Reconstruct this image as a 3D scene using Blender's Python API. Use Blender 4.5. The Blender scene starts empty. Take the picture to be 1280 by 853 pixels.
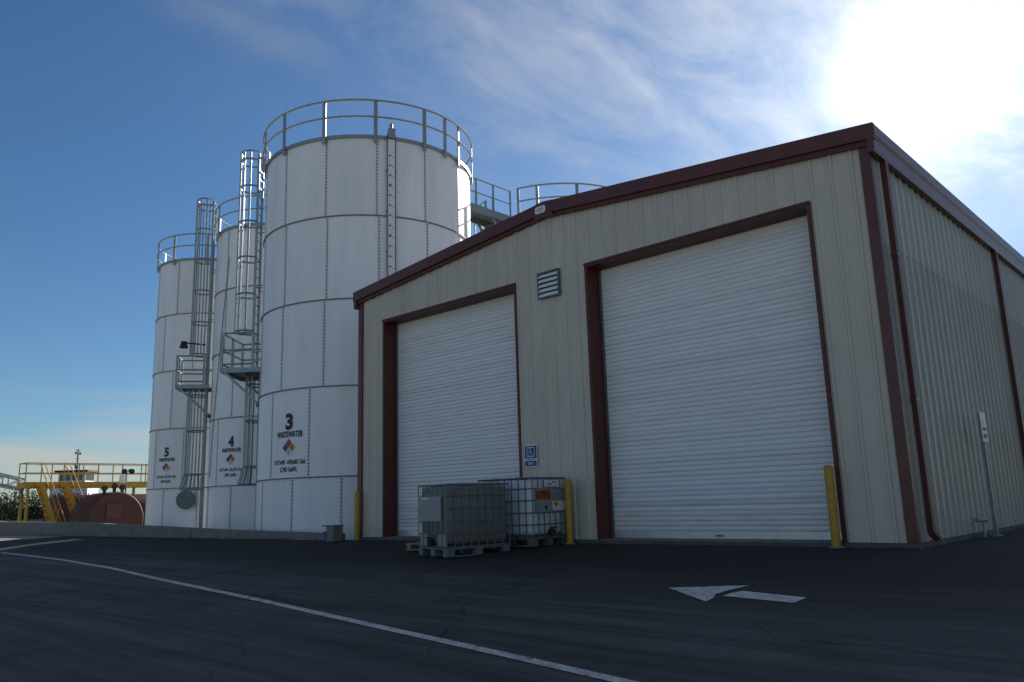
import bpy, bmesh, math, random
import numpy as np
from mathutils import Vector, Matrix
from mathutils.geometry import delaunay_2d_cdt
random.seed(7)
R = math.radians
scn = bpy.context.scene
COL = scn.collection

# ------------------------------------------------------------------ camera
YAW, PITCH, ROLL, FPX = -0.7469, 0.1977, -0.0313, 999.87
CAM = Vector((3.541, -11.554, 0.704))
Fw = Vector((math.sin(YAW)*math.cos(PITCH), math.cos(YAW)*math.cos(PITCH), math.sin(PITCH)))
Rt = Vector((math.cos(YAW), -math.sin(YAW), 0)); Up = Rt.cross(Fw)
R2 = math.cos(ROLL)*Rt + math.sin(ROLL)*Up
U2 = -math.sin(ROLL)*Rt + math.cos(ROLL)*Up
cam = bpy.data.objects.new('camera', bpy.data.cameras.new('camera'))
COL.objects.link(cam); scn.camera = cam
m = Matrix((R2, U2, -Fw)).transposed().to_4x4(); m.translation = CAM
cam.matrix_world = m
cam.data.sensor_width = 36; cam.data.lens = FPX/1280*36
cam.data.clip_start = .05; cam.data.clip_end = 6000

# ------------------------------------------------------------------ sun, sky, exposure
SUN_EL, SUN_AZ = 26.08, -13.3            # degrees; azimuth from +Y towards +X
sd = Vector((math.sin(R(SUN_AZ))*math.cos(R(SUN_EL)), math.cos(R(SUN_AZ))*math.cos(R(SUN_EL)), math.sin(R(SUN_EL))))
sl = bpy.data.lights.new('sun', 'SUN'); sl.energy = 5.0; sl.angle = R(.5); sl.color = (1, .94, .85)
so = bpy.data.objects.new('sun', sl); COL.objects.link(so)
so.rotation_euler = (-sd).to_track_quat('-Z', 'Y').to_euler(); so.location = (0, 30, 40)

W = bpy.data.worlds.new('World'); scn.world = W; W.use_nodes = True
nt = W.node_tree; N = nt.nodes; L = nt.links; N.clear()
def wn(t, **k):
    n = N.new(t)
    for a, v in k.items(): setattr(n, a, v)
    return n
def wm(op, a, b=None, c=None, clamp=False):
    n = N.new('ShaderNodeMath'); n.operation = op; n.use_clamp = clamp
    for i, v in enumerate((a, b, c)):
        if v is None: continue
        if isinstance(v, (int, float)): n.inputs[i].default_value = v
        else: L.new(v, n.inputs[i])
    return n.outputs[0]
sky = wn('ShaderNodeTexSky', sky_type='NISHITA', sun_disc=False)
sky.sun_elevation = R(SUN_EL); sky.sun_rotation = R(SUN_AZ)
sky.air_density = 1.0; sky.dust_density = .12; sky.ozone_density = 3.0; sky.altitude = 0
hs = wn('ShaderNodeHueSaturation'); hs.inputs['Saturation'].default_value = 1.06; hs.inputs['Value'].default_value = 1.0
wb = wn('ShaderNodeMixRGB', blend_type='MULTIPLY'); wb.inputs[0].default_value = 1; wb.inputs[2].default_value = (.565, .69, .79, 1); L.new(sky.outputs[0], wb.inputs[1]); L.new(wb.outputs[0], hs.inputs['Color'])
tc = wn('ShaderNodeTexCoord')
dirv = tc.outputs['Generated']
dot = wn('ShaderNodeVectorMath', operation='DOT_PRODUCT'); L.new(dirv, dot.inputs[0]); dot.inputs[1].default_value = sd
cs = wm('MAXIMUM', dot.outputs['Value'], 0.0)
sep = wn('ShaderNodeSeparateXYZ'); L.new(dirv, sep.inputs[0])
zz = wm('MAXIMUM', sep.outputs['Z'], 0.02)
# a thin cirrus deck high above: direction projected on a plane
px_ = wm('DIVIDE', sep.outputs['X'], wm('ADD', zz, .05)); py_ = wm('DIVIDE', sep.outputs['Y'], wm('ADD', zz, .05))
cmb = wn('ShaderNodeCombineXYZ'); L.new(px_, cmb.inputs[0]); L.new(py_, cmb.inputs[1])
def cnoise(scale, st, rot, loc, det, ro, dis=0):
    mp = wn('ShaderNodeMapping'); L.new(cmb.outputs[0], mp.inputs[0]); mp.inputs['Rotation'].default_value = (0, 0, R(rot)); mp.inputs['Scale'].default_value = (*st, 1); mp.inputs['Location'].default_value = (*loc, 0)
    n = wn('ShaderNodeTexNoise'); L.new(mp.outputs[0], n.inputs['Vector']); n.inputs['Scale'].default_value = scale; n.inputs['Detail'].default_value = det; n.inputs['Roughness'].default_value = ro; n.inputs['Distortion'].default_value = dis
    return n.outputs['Fac']
wisp = cnoise(2.6, (1.9, .8), 24, (.3, .1), 12, .62, .45)      # combed streaks
puff = cnoise(1.5, (1, 1), 0, (4.2, 1.3), 5, .55, .3)         # thicker and thinner areas
# the deck thickens towards +X and its ragged edge runs along Y
deck = wm('ADD', wm('MULTIPLY', px_, .62), wm('ADD', 1.0, wm('MULTIPLY', wm('SUBTRACT', puff, .5), .9)), clamp=True)
cl = wm('MULTIPLY', wm('SUBTRACT', wm('ADD', wm('MULTIPLY', wisp, 1.25), wm('MULTIPLY', puff, .35)), .66), 2.6, clamp=True)
cl = wm('MULTIPLY', wm('MULTIPLY', cl, deck), wm('MULTIPLY', wm('SUBTRACT', sep.outputs['Z'], .22), 6.0, clamp=True))
faint = wm('MULTIPLY', wm('SUBTRACT', cnoise(1.1, (.5, 2.2), -20, (1, 2), 6, .6, .6), .56), 1.2, clamp=True)
cl = wm('ADD', cl, wm('MULTIPLY', faint, .5), clamp=True)
# low stratus bank close to the horizon
st = wn('ShaderNodeTexNoise'); mp2 = wn('ShaderNodeMapping'); L.new(dirv, mp2.inputs[0]); L.new(mp2.outputs[0], st.inputs['Vector'])
mp2.inputs['Scale'].default_value = (2.6, 2.6, 30); mp2.inputs['Location'].default_value = (.4, 0, .2); st.inputs['Scale'].default_value = 1.0; st.inputs['Detail'].default_value = 5
stz = wm('SUBTRACT', 1.0, wm('MULTIPLY', wm('ABSOLUTE', wm('SUBTRACT', sep.outputs['Z'], .075)), 14), clamp=True)
stf = wm('MULTIPLY', wm('MULTIPLY', wm('SUBTRACT', st.outputs['Fac'], .40), 5.0, clamp=True), stz)
# forward scattering of sunlight in thin cloud
g1 = wm('POWER', cs, 6.0); g2 = wm('POWER', cs, 50.0); g3 = wm('POWER', cs, 420.0)
cb = wm('ADD', wm('MULTIPLY', g1, 5.0), wm('ADD', wm('MULTIPLY', g2, 1.5), 3.2))
def tint(v, c):
    n = wn('ShaderNodeMixRGB', blend_type='MULTIPLY'); n.inputs[0].default_value = 1; n.inputs[1].default_value = (*c, 1); L.new(v, n.inputs[2]); return n.outputs[0]
mx = wn('ShaderNodeMixRGB'); L.new(wm('MULTIPLY', cl, .86), mx.inputs[0]); L.new(hs.outputs[0], mx.inputs[1]); L.new(tint(cb, (1.0, .99, .99)), mx.inputs[2])
mx2 = wn('ShaderNodeMixRGB'); L.new(wm('MULTIPLY', stf, .75), mx2.inputs[0]); L.new(mx.outputs[0], mx2.inputs[1]); mx2.inputs[2].default_value = (4.9, 4.6, 4.2, 1)
au = wm('ADD', wm('MULTIPLY', g1, 1.1), wm('ADD', wm('MULTIPLY', g2, 2.6), wm('MULTIPLY', g3, 10.0)))
ad = wn('ShaderNodeMixRGB', blend_type='ADD'); ad.inputs[0].default_value = 1; L.new(mx2.outputs[0], ad.inputs[1]); L.new(tint(au, (.97, .98, 1.0)), ad.inputs[2])
bg = wn('ShaderNodeBackground'); bg.inputs['Strength'].default_value = .082; L.new(ad.outputs[0], bg.inputs[0])
wo = wn('ShaderNodeOutputWorld'); L.new(bg.outputs[0], wo.inputs[0])

scn.view_settings.view_transform = 'Standard'; scn.view_settings.look = 'None'
scn.view_settings.exposure = .46; scn.view_settings.gamma = 1; scn.view_settings.use_curve_mapping = False

# ------------------------------------------------------------------ materials
MATS = {}
def mat(name, col, rough=.6, metal=0, spec=.5, var=.12, scale=6, bump=0, bscale=40, stretch=(1, 1, 1), dirt=None, dirt_amt=.3, dirt_scale=1.2, trans=0, coord='Object', piece=.035):
    """Principled material: a base colour with mottled variation, optional stains and fine relief"""
    mt = bpy.data.materials.new(name); mt.use_nodes = True; t = mt.node_tree; b = t.nodes['Principled BSDF']
    b.inputs['Roughness'].default_value = rough; b.inputs['Metallic'].default_value = metal; b.inputs['Specular IOR Level'].default_value = spec
    co = t.nodes.new('ShaderNodeTexCoord'); mp = t.nodes.new('ShaderNodeMapping'); t.links.new(co.outputs[coord], mp.inputs[0]); mp.inputs['Scale'].default_value = stretch
    oi = t.nodes.new('ShaderNodeObjectInfo'); vm = t.nodes.new('ShaderNodeVectorMath'); vm.operation = 'ADD'
    sc = t.nodes.new('ShaderNodeMath'); sc.operation = 'MULTIPLY'; sc.inputs[1].default_value = 37.0; t.links.new(oi.outputs['Random'], sc.inputs[0])
    t.links.new(mp.outputs[0], vm.inputs[0]); t.links.new(sc.outputs[0], vm.inputs[1])
    no = t.nodes.new('ShaderNodeTexNoise'); no.inputs['Scale'].default_value = scale; no.inputs['Detail'].default_value = 6; no.inputs['Roughness'].default_value = .6
    t.links.new(vm.outputs[0], no.inputs['Vector'])
    rp = t.nodes.new('ShaderNodeValToRGB'); rp.color_ramp.elements[0].position = .3; rp.color_ramp.elements[1].position = .72
    rp.color_ramp.elements[0].color = (*[c*(1-var) for c in col], 1); rp.color_ramp.elements[1].color = (*[min(1, c*(1+var)) for c in col], 1)
    t.links.new(no.outputs['Fac'], rp.inputs[0]); out = rp.outputs[0]
    pv = t.nodes.new('ShaderNodeMapRange'); pv.inputs[3].default_value = 1-piece; pv.inputs[4].default_value = 1+piece; t.links.new(oi.outputs['Random'], pv.inputs[0])
    pm = t.nodes.new('ShaderNodeMixRGB'); pm.blend_type = 'MULTIPLY'; pm.inputs[0].default_value = 1; t.links.new(out, pm.inputs[1]); t.links.new(pv.outputs[0], pm.inputs[2]); out = pm.outputs[0]
    if dirt:
        n2 = t.nodes.new('ShaderNodeTexNoise'); n2.inputs['Scale'].default_value = dirt_scale; n2.inputs['Detail'].default_value = 8; n2.inputs['Roughness'].default_value = .7
        t.links.new(vm.outputs[0], n2.inputs['Vector'])
        mr = t.nodes.new('ShaderNodeMapRange'); mr.inputs[1].default_value = .5; mr.inputs[2].default_value = .75; mr.inputs[4].default_value = dirt_amt; t.links.new(n2.outputs['Fac'], mr.inputs[0])
        mi = t.nodes.new('ShaderNodeMixRGB'); t.links.new(mr.outputs[0], mi.inputs[0]); t.links.new(out, mi.inputs[1]); mi.inputs[2].default_value = (*dirt, 1); out = mi.outputs[0]
    t.links.new(out, b.inputs['Base Color'])
    if trans: b.inputs['Transmission Weight'].default_value = trans
    if bump:
        n3 = t.nodes.new('ShaderNodeTexNoise'); n3.inputs['Scale'].default_value = bscale; n3.inputs['Detail'].default_value = 6; t.links.new(mp.outputs[0], n3.inputs['Vector'])
        bp = t.nodes.new('ShaderNodeBump'); bp.inputs['Strength'].default_value = bump; bp.inputs['Distance'].default_value = .01
        t.links.new(n3.outputs['Fac'], bp.inputs['Height']); t.links.new(bp.outputs[0], b.inputs['Normal'])
    MATS[name] = mt; return mt
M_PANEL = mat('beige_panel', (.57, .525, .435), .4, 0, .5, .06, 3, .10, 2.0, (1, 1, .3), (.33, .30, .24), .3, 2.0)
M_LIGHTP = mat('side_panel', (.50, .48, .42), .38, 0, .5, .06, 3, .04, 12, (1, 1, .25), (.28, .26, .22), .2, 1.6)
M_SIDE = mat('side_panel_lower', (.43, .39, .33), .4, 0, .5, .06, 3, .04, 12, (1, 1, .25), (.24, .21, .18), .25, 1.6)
M_TRIM = mat('redbrown_trim', (.115, .029, .022), .38, 0, .5, .15, 4, .02, 20, (1, 1, .3), (.1, .05, .04), .3, 2)
M_FRAME = mat('door_frame', (.10, .02, .013), .5, 0, .5, .15, 4)
M_DOOR = mat('white_slat', (.81, .815, .82), .4, .0, .5, .05, 3, .06, 2, (.5, 1, 4), (.50, .48, .45), .22, 2.2)
M_ALU = mat('aluminium', (.62, .63, .64), .38, .5, .5, .1, 8)
M_TANK = mat('tank_white', (.85, .855, .86), .34, 0, .5, .04, 2, .08, 2.2, (1, 1, .12), (.55, .50, .44), .30, 2.4, piece=.045)
M_GALV = mat('galvanised', (.29, .32, .32), .42, .55, .5, .22, 14, .05, 60)
M_GALVD = mat('galvanised_dark', (.16, .18, .19), .5, .4, .5, .25, 10)
M_SEAM = mat('seam_strip', (.30, .31, .32), .6, .2, .5, .3, 10)
M_CHIME = mat('ring_joint', (.19, .175, .15), .6, .2, .5, .3, 8)
M_BLACK = mat('black_lettering', (.012, .012, .014), .5)
M_WHITE = mat('white_paint', (.78, .78, .77), .5, var=.05)
M_RED = mat('red_placard', (.48, .035, .02), .5); M_BLUE = mat('blue_placard', (.02, .07, .28), .5); M_YEL = mat('yellow_placard', (.62, .40, .02), .5)
M_YPAINT = mat('yellow_paint', (.50, .28, .018), .5, 0, .5, .12, 9, .05, 40, (1, 1, 1), (.25, .14, .03), .5, 6)
M_CONC = mat('concrete', (.22, .21, .19), .9, 0, .3, .18, 5, .25, 50, (1, 1, 1), (.12, .115, .1), .5, 1.4)
M_GRAVEL = mat('gravel', (.33, .29, .23), .95, 0, .2, .3, 20, .8, 30, (1, 1, 1), (.18, .15, .11), .6, .6)
M_DIRT = mat('dirt', (.42, .38, .31), .95, 0, .2, .3, 2, .5, 20, (1, 1, 1), (.06, .08, .03), .6, .3)  # made pale so sunlit ground behind the camera bounces light onto the fronts
M_OXIDE = mat('oxide_red_steel', (.07, .018, .010), .6, 0, .5, .18, 3, .05, 20, (1, 1, 1), (.09, .04, .03), .5, 2)
M_WOOD = mat('pallet_wood', (.34, .26, .17), .85, 0, .2, .25, 3, .2, 30, (1, 8, 8))
M_BOTW = mat('white_plastic', (.60, .63, .64), .35, 0, .5, .06, 3, dirt=(.42, .43, .42), dirt_amt=.3)
M_BOTG = mat('grimy_plastic', (.17, .165, .145), .4, 0, .5, .15, 2, dirt=(.13, .115, .09), dirt_amt=.6)
M_FOUND = mat('stained_foundation', (.11, .105, .10), .9, 0, .3, .25, 5, .2, 50, (1, 1, 1), (.04, .04, .038), .6, 2)
M_PLATE = mat('dull_plate', (.30, .32, .33), .5, .2, .5, .15, 6)
M_BOLT = mat('bolt_heads', (.19, .195, .20), .5, .4)
M_DARK = mat('dark_rubber', (.02, .02, .02), .7)
M_ORANGE = mat('orange_placard', (.42, .09, .015), .5)
M_SIGNB = mat('sign_blue', (.012, .045, .26), .4, var=.04)
M_GREEN = mat('sign_green', (.05, .22, .15), .5)
M_GLASS = mat('dark_glass', (.02, .03, .035), .08, 0, .6)
M_LOUVRE = mat('louvre_blade', (.82, .86, .90), .3, 0, .6, .04, 3)
M_HATCH = mat('hatch_grey_green', (.15, .20, .18), .55, 0, .4, .2, 5)
M_LEAF = mat('leaf', (.035, .055, .02), .6, 0, .3, .4, 3); M_BARK = mat('bark', (.08, .06, .045), .9)
M_WATER = mat('water', (.03, .05, .06), .12, 0, .5, .1, 1, .3, 2)
M_ROOF = mat('roof_sheet', (.38, .37, .34), .45, .2)

def asphalt():
    mt = bpy.data.materials.new('asphalt'); mt.use_nodes = True; t = mt.node_tree; b = t.nodes['Principled BSDF']; b.inputs['Roughness'].default_value = .82; b.inputs['Specular IOR Level'].default_value = .35
    def nd(k): return t.nodes.new(k)
    co = nd('ShaderNodeTexCoord')
    def noise(sc, st=(1, 1, 1), det=6, ro=.6):
        mp = nd('ShaderNodeMapping'); t.links.new(co.outputs['Object'], mp.inputs[0]); mp.inputs['Scale'].default_value = st
        n = nd('ShaderNodeTexNoise'); n.inputs['Scale'].default_value = sc; n.inputs['Detail'].default_value = det; n.inputs['Roughness'].default_value = ro
        t.links.new(mp.outputs[0], n.inputs['Vector']); return n.outputs['Fac']
    def ma(op, a, bb, clamp=False):
        n = nd('ShaderNodeMath'); n.operation = op; n.use_clamp = clamp
        for i, v in enumerate((a, bb)):
            if isinstance(v, (int, float)): n.inputs[i].default_value = v
            else: t.links.new(v, n.inputs[i])
        return n.outputs[0]
    sp = nd('ShaderNodeSeparateXYZ'); t.links.new(co.outputs['Object'], sp.inputs[0])
    # newer, darker paving along the building, older greyer paving on the driving lane; ragged seam between them
    edge = ma('ADD', ma('MULTIPLY', ma('ADD', sp.outputs['Y'], 3.9), .55), ma('MULTIPLY', ma('SUBTRACT', noise(.35, (.35, 2.2, 1), 5), .5), 1.9))
    fac = ma('ADD', edge, .5, True)
    streak = noise(1.3, (.14, 3.2, 1), 6, .65)
    spots = noise(.9, (1, 1, 1), 5)
    fine = noise(70, (1, 1, 1), 3, .8)
    grit = nd('ShaderNodeTexVoronoi'); grit.inputs['Scale'].default_value = 55; t.links.new(co.outputs['Object'], grit.inputs['Vector'])
    gm = ma('MULTIPLY', ma('SUBTRACT', .32, grit.outputs['Distance'], True), .10)
    wv = nd('ShaderNodeMapping'); t.links.new(co.outputs['Object'], wv.inputs[0])
    wn_ = nd('ShaderNodeTexNoise'); wn_.inputs['Scale'].default_value = 1.1; wn_.inputs['Detail'].default_value = 6; t.links.new(co.outputs['Object'], wn_.inputs['Vector'])
    wmx = nd('ShaderNodeMixRGB'); wmx.blend_type = 'LINEAR_LIGHT'; wmx.inputs[0].default_value = .35; t.links.new(wv.outputs[0], wmx.inputs[1]); t.links.new(wn_.outputs['Color'], wmx.inputs[2])
    vo = nd('ShaderNodeTexVoronoi'); vo.feature = 'DISTANCE_TO_EDGE'; vo.inputs['Scale'].default_value = .34; t.links.new(wmx.outputs[0], vo.inputs['Vector'])
    ck = ma('MULTIPLY', ma('SUBTRACT', 1.0, ma('MULTIPLY', vo.outputs['Distance'], 170), True), ma('MULTIPLY', ma('SUBTRACT', noise(.4, (1, 1, 1), 3), .42), 5, True))
    oil = ma('MULTIPLY', ma('SUBTRACT', noise(.75, (1, 1, 1), 4, .5), .60), 7, True)
    tyre = ma('MULTIPLY', ma('SUBTRACT', noise(2.6, (.05, 1.6, 1), 4, .6), .53), 6, True)
    def shade(base):
        k = ma('MULTIPLY', base, ma('SUBTRACT', 1.0, ma('MULTIPLY', ck, .75)))
        k = ma('MULTIPLY', k, ma('SUBTRACT', 1.0, ma('MULTIPLY', oil, .5)))
        return ma('MULTIPLY', k, ma('SUBTRACT', 1.0, ma('MULTIPLY', tyre, .38)))
    old = shade(ma('ADD', ma('ADD', ma('ADD', ma('MULTIPLY', ma('SUBTRACT', streak, .28), .18), ma('MULTIPLY', spots, .03)), ma('MULTIPLY', fine, .022)), gm))
    new = shade(ma('ADD', ma('ADD', ma('ADD', ma('MULTIPLY', streak, .012), ma('MULTIPLY', spots, .004)), ma('MULTIPLY', fine, .010)), ma('MULTIPLY', gm, .45)))
    mi = nd('ShaderNodeMixRGB'); t.links.new(fac, mi.inputs[0])
    for o, s in ((old, 1), (new, 2)):
        cb = nd('ShaderNodeCombineColor'); t.links.new(o, cb.inputs[0]); t.links.new(o, cb.inputs[1]); t.links.new(ma('MULTIPLY', o, .98), cb.inputs[2]); t.links.new(cb.outputs[0], mi.inputs[s])
    t.links.new(mi.outputs[0], b.inputs['Base Color'])
    bp = nd('ShaderNodeBump'); bp.inputs['Strength'].default_value = .7; bp.inputs['Distance'].default_value = .008
    t.links.new(ma('SUBTRACT', ma('ADD', ma('ADD', fine, ma('MULTIPLY', spots, .6)), ma('MULTIPLY', gm, 12)), ma('MULTIPLY', ck, 2.5)), bp.inputs['Height']); t.links.new(bp.outputs[0], b.inputs['Normal'])
    return mt
M_ASPH = asphalt()
def worn_paint():
    mt = mat('road_paint', (.62, .62, .60), .7, var=.1, scale=4, dirt=(.10, .10, .10), dirt_amt=.75, dirt_scale=9, coord='Object')
    return mt
def wear(mt):
    t = mt.node_tree; b = t.nodes['Principled BSDF']; co = t.nodes.new('ShaderNodeTexCoord')
    src = b.inputs['Base Color'].links[0].from_socket; mixes = []
    for sc, lo, hi, amt in ((70, .52, .60, .8), (7, .56, .66, .85), (26, .60, .66, .7)):
        n = t.nodes.new('ShaderNodeTexNoise'); n.inputs['Scale'].default_value = sc; n.inputs['Detail'].default_value = 6; n.inputs['Roughness'].default_value = .7; t.links.new(co.outputs['Object'], n.inputs['Vector'])
        mr = t.nodes.new('ShaderNodeMapRange'); mr.inputs[1].default_value = lo; mr.inputs[2].default_value = hi; mr.inputs[4].default_value = amt; t.links.new(n.outputs['Fac'], mr.inputs[0])
        mi = t.nodes.new('ShaderNodeMixRGB'); t.links.new(mr.outputs[0], mi.inputs[0]); t.links.new(src, mi.inputs[1]); mi.inputs[2].default_value = (.045, .045, .045, 1); src = mi.outputs[0]
    t.links.new(src, b.inputs['Base Color']); return mt
M_RPAINT = wear(worn_paint())

# ------------------------------------------------------------------ mesh helpers
class MB:
    def __init__(s): s.v = []; s.f = []
    def add(s, vs, fs):
        o = len(s.v); s.v += [tuple(v) for v in vs]; s.f += [tuple(i+o for i in f) for f in fs]; return s
    def box(s, x0, x1, y0, y1, z0, z1):
        return s.add([(x0, y0, z0), (x1, y0, z0), (x1, y1, z0), (x0, y1, z0), (x0, y0, z1), (x1, y0, z1), (x1, y1, z1), (x0, y1, z1)],
                     [(3, 2, 1, 0), (4, 5, 6, 7), (0, 1, 5, 4), (1, 2, 6, 5), (2, 3, 7, 6), (3, 0, 4, 7)])
    def bar(s, p, q, w, h=None, up=(0, 0, 1)):
        p, q = Vector(p), Vector(q); d = (q-p).normalized(); up = Vector(up)
        if abs(d.dot(up)) > .98: up = Vector((1, 0, 0)) if abs(d.x) < .9 else Vector((0, 1, 0))
        a = d.cross(up).normalized(); b = a.cross(d); h = h or w
        a = a*w/2; b = b*h/2
        vs = [p-a-b, p+a-b, p+a+b, p-a+b, q-a-b, q+a-b, q+a+b, q-a+b]
        return s.add(vs, [(3, 2, 1, 0), (4, 5, 6, 7), (0, 1, 5, 4), (1, 2, 6, 5), (2, 3, 7, 6), (3, 0, 4, 7)])
    def tube(s, pts, r, n=6, closed=False, cap=True):
        pts = [Vector(p) for p in pts]; k = len(pts); rings = []
        rr = r if isinstance(r, (list, tuple)) else [r]*k
        ref = None
        for i, p in enumerate(pts):
            a = pts[(i-1) % k] if (closed or i > 0) else p; b = pts[(i+1) % k] if (closed or i < k-1) else p
            d = (b-a).normalized()
            if ref is None: ref = Vector((0, 0, 1)) if abs(d.z) < .9 else Vector((1, 0, 0))
            x = d.cross(ref).normalized(); y = x.cross(d).normalized(); ref = y
            rings.append([p+(x*math.cos(2*math.pi*j/n)+y*math.sin(2*math.pi*j/n))*rr[i] for j in range(n)])
        vs = [v for g in rings for v in g]; fs = []
        for i in range(k if closed else k-1):
            i2 = (i+1) % k
            for j in range(n):
                j2 = (j+1) % n; fs.append((i*n+j, i*n+j2, i2*n+j2, i2*n+j))
        if cap and not closed: fs += [tuple(range(n))[::-1], tuple((k-1)*n+j for j in range(n))]
        return s.add(vs, fs)
    def lathe(s, prof, n=32, c=(0, 0, 0), axis='Z', a0=0, a1=2*math.pi):
        full = abs(a1-a0-2*math.pi) < 1e-6; m_ = n if full else n+1; vs = []
        for i in range(m_):
            a = a0+(a1-a0)*i/n
            for r, z in prof:
                x, y = r*math.cos(a), r*math.sin(a)
                p = (x, y, z) if axis == 'Z' else ((z, x, y) if axis == 'X' else (y, z, x))
                vs.append((p[0]+c[0], p[1]+c[1], p[2]+c[2]))
        k = len(prof); fs = []
        for i in range(n):
            i2 = (i+1) % m_
            for j in range(k-1): fs.append((i*k+j, i2*k+j, i2*k+j+1, i*k+j+1))
        return s.add(vs, fs)
    def prism(s, poly, fn):
        """poly: 2-D outline, fn(u, v, side) -> point for side 0/1"""
        n = len(poly); vs = [fn(u, v, 0) for u, v in poly]+[fn(u, v, 1) for u, v in poly]
        return s.add(vs, [tuple(range(n))[::-1], tuple(range(n, 2*n))]+[(i, (i+1) % n, n+(i+1) % n, n+i) for i in range(n)])
    def mesh(s, name, smooth=False):
        me = bpy.data.meshes.new(name); me.from_pydata(s.v, [], s.f); me.update()
        bm = bmesh.new(); bm.from_mesh(me); bmesh.ops.recalc_face_normals(bm, faces=bm.faces); bm.to_mesh(me); bm.free()
        if smooth:
            me.polygons.foreach_set('use_smooth', [True]*len(me.polygons))
            if hasattr(me, 'set_sharp_from_angle'): me.set_sharp_from_angle(angle=R(38))
        return me
def ob(name, me, mt=None, parent=None, loc=(0, 0, 0), rz=0, smooth=False):
    if isinstance(me, MB): me = me.mesh(name, smooth)
    if mt and me is not None and not me.materials: me.materials.append(mt)
    o = bpy.data.objects.new(name, me); COL.objects.link(o)
    if parent: o.parent = parent
    o.location = loc; o.rotation_euler = (0, 0, rz) if not isinstance(rz, (tuple, list)) else rz
    return o
def tag(o, label, cat, group=None):
    o['label'] = label; o['category'] = cat
    if group: o['group'] = group
    return o
def thing(name, label, cat, loc=(0, 0, 0), rz=0, group=None): return tag(ob(name, None, None, None, loc, rz), label, cat, group)
def struct(o): o['kind'] = 'structure'; return o
def stuff(o): o['kind'] = 'stuff'; return o
def text_mesh(body, h, width, bold=.02):
    """flat lettering centred on the origin, in the XY plane, capital height h, total width given"""
    cu = bpy.data.curves.new('lettering', 'FONT'); cu.body = body; cu.align_x = 'CENTER'; cu.align_y = 'CENTER'; cu.size = 1; cu.offset = bold; cu.resolution_u = 3
    o = bpy.data.objects.new('lettering', cu); COL.objects.link(o)
    dg = bpy.context.evaluated_depsgraph_get(); me = bpy.data.meshes.new_from_object(o.evaluated_get(dg)); bpy.data.objects.remove(o); bpy.data.curves.remove(cu)
    v = np.array([x.co[:] for x in me.vertices]); lo, hi = v.min(0), v.max(0)
    c = (lo+hi)/2; sx = width/(hi[0]-lo[0]); sy = h/(hi[1]-lo[1])
    for x in me.vertices: x.co = ((x.co.x-c[0])*sx, (x.co.y-c[1])*sy, 0)
    me.materials.clear(); return me
def warp(me, fn):
    for x in me.vertices: x.co = fn(x.co.x, x.co.y)
    me.update(); return me
def mesh_poly(polys):
    b = MB()
    for p in polys: b.add([(x, y, 0) for x, y in p], [tuple(range(len(p)))])
    me = bpy.data.meshes.new('mark'); me.from_pydata(b.v, [], b.f); return me

# ------------------------------------------------------------------ ground
PV = [.6, 1.8, 3, 4.5, 6, 7.5, 9, 10.5, 12, 14]; PZ = [-.075, -.13, -.20, -.34, -.50, -.655, -.80, -.885, -.94, -.96]
def gz(y): return float(np.interp(-y, PV, PZ))
BASIN = [(-12.45, -.30), (-38, -.30), (-52, 3.1), (-52, 18), (-12.45, 18)]
def inside(p, poly):
    c = False; n = len(poly)
    for i in range(n):
        (x0, y0), (x1, y1) = poly[i], poly[(i+1) % n]
        if (y0 > p[1]) != (y1 > p[1]) and p[0] < (x1-x0)*(p[1]-y0)/(y1-y0)+x0: c = not c
    return c
def sheet(name, outline, mt, dz=0, hole=None, extra=()):
    vs = [Vector(p) for p in outline]; n = len(vs); es = [(i, (i+1) % n) for i in range(n)]
    xs = [p[0] for p in outline]; ys = [p[1] for p in outline]
    def lines(P, E):
        for v in PV:
            y = -v
            if min(ys) < y < max(ys): i = len(P); P += [Vector((min(xs)+1e-4, y)), Vector((max(xs)-1e-4, y))]; E.append((i, i+1))
    lines(vs, es)
    if hole: i = len(vs); k = len(hole); vs += [Vector(p) for p in hole]; es += [(i+j, i+(j+1) % k) for j in range(k)]
    r = delaunay_2d_cdt(vs, es, [], 0, 1e-5)
    P, F = r[0], [f for f in r[2]]
    keep = []
    for f in F:
        c = sum((P[i] for i in f), Vector((0, 0)))/len(f)
        if hole and inside(c, hole): continue
        if not inside(c, outline): continue
        keep.append(f)
    me = bpy.data.meshes.new(name); me.from_pydata([(p.x, p.y, gz(p.y)+dz) for p in P], [], keep); me.update()
    bm = bmesh.new(); bm.from_mesh(me)
    for f in bm.faces:
        f.normal_update()
        if f.normal.z < 0: f.normal_flip()
    bm.to_mesh(me); bm.free()
    return struct(ob(name, me, mt))
BHOLE = [(x+(.02 if x < -13 else -.02), y+.02) for x, y in BASIN]
sheet('ground', [(-2500, -2500), (2500, -2500), (2500, 2500), (-2500, 2500)], M_DIRT, 0, BASIN)
sheet('asphalt_lot', [(-70, -12.6), (60, -12.6), (60, 45), (.07, 45), (.07, -.06), (-12.44, -.06), (-12.44, -.32), (-29.4, -.32), (-29.9, -1.1), (-31, -2.3), (-70, -2.5)], M_ASPH, .012)  # cut short behind the camera, leaving pale ground to bounce sun onto facades
sheet('gravel_shoulder', [(-90, -2.6), (-31.1, -2.35), (-29.95, -1.15), (-29.45, -.45), (-38, -.45), (-52.5, 2.8), (-90, 2.8)], M_GRAVEL, .008)
bf = MB(); bf.add([(x, y, -.95) for x, y in BASIN], [tuple(range(5))])
struct(ob('basin_floor', bf, M_CONC))
wt = MB(); wt.add([(-2400, -900, -.05), (-110, -900, -.05), (-110, 2400, -.05), (-2400, 2400, -.05)], [(0, 1, 2, 3)])
struct(ob('water', wt, M_WATER))
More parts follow.
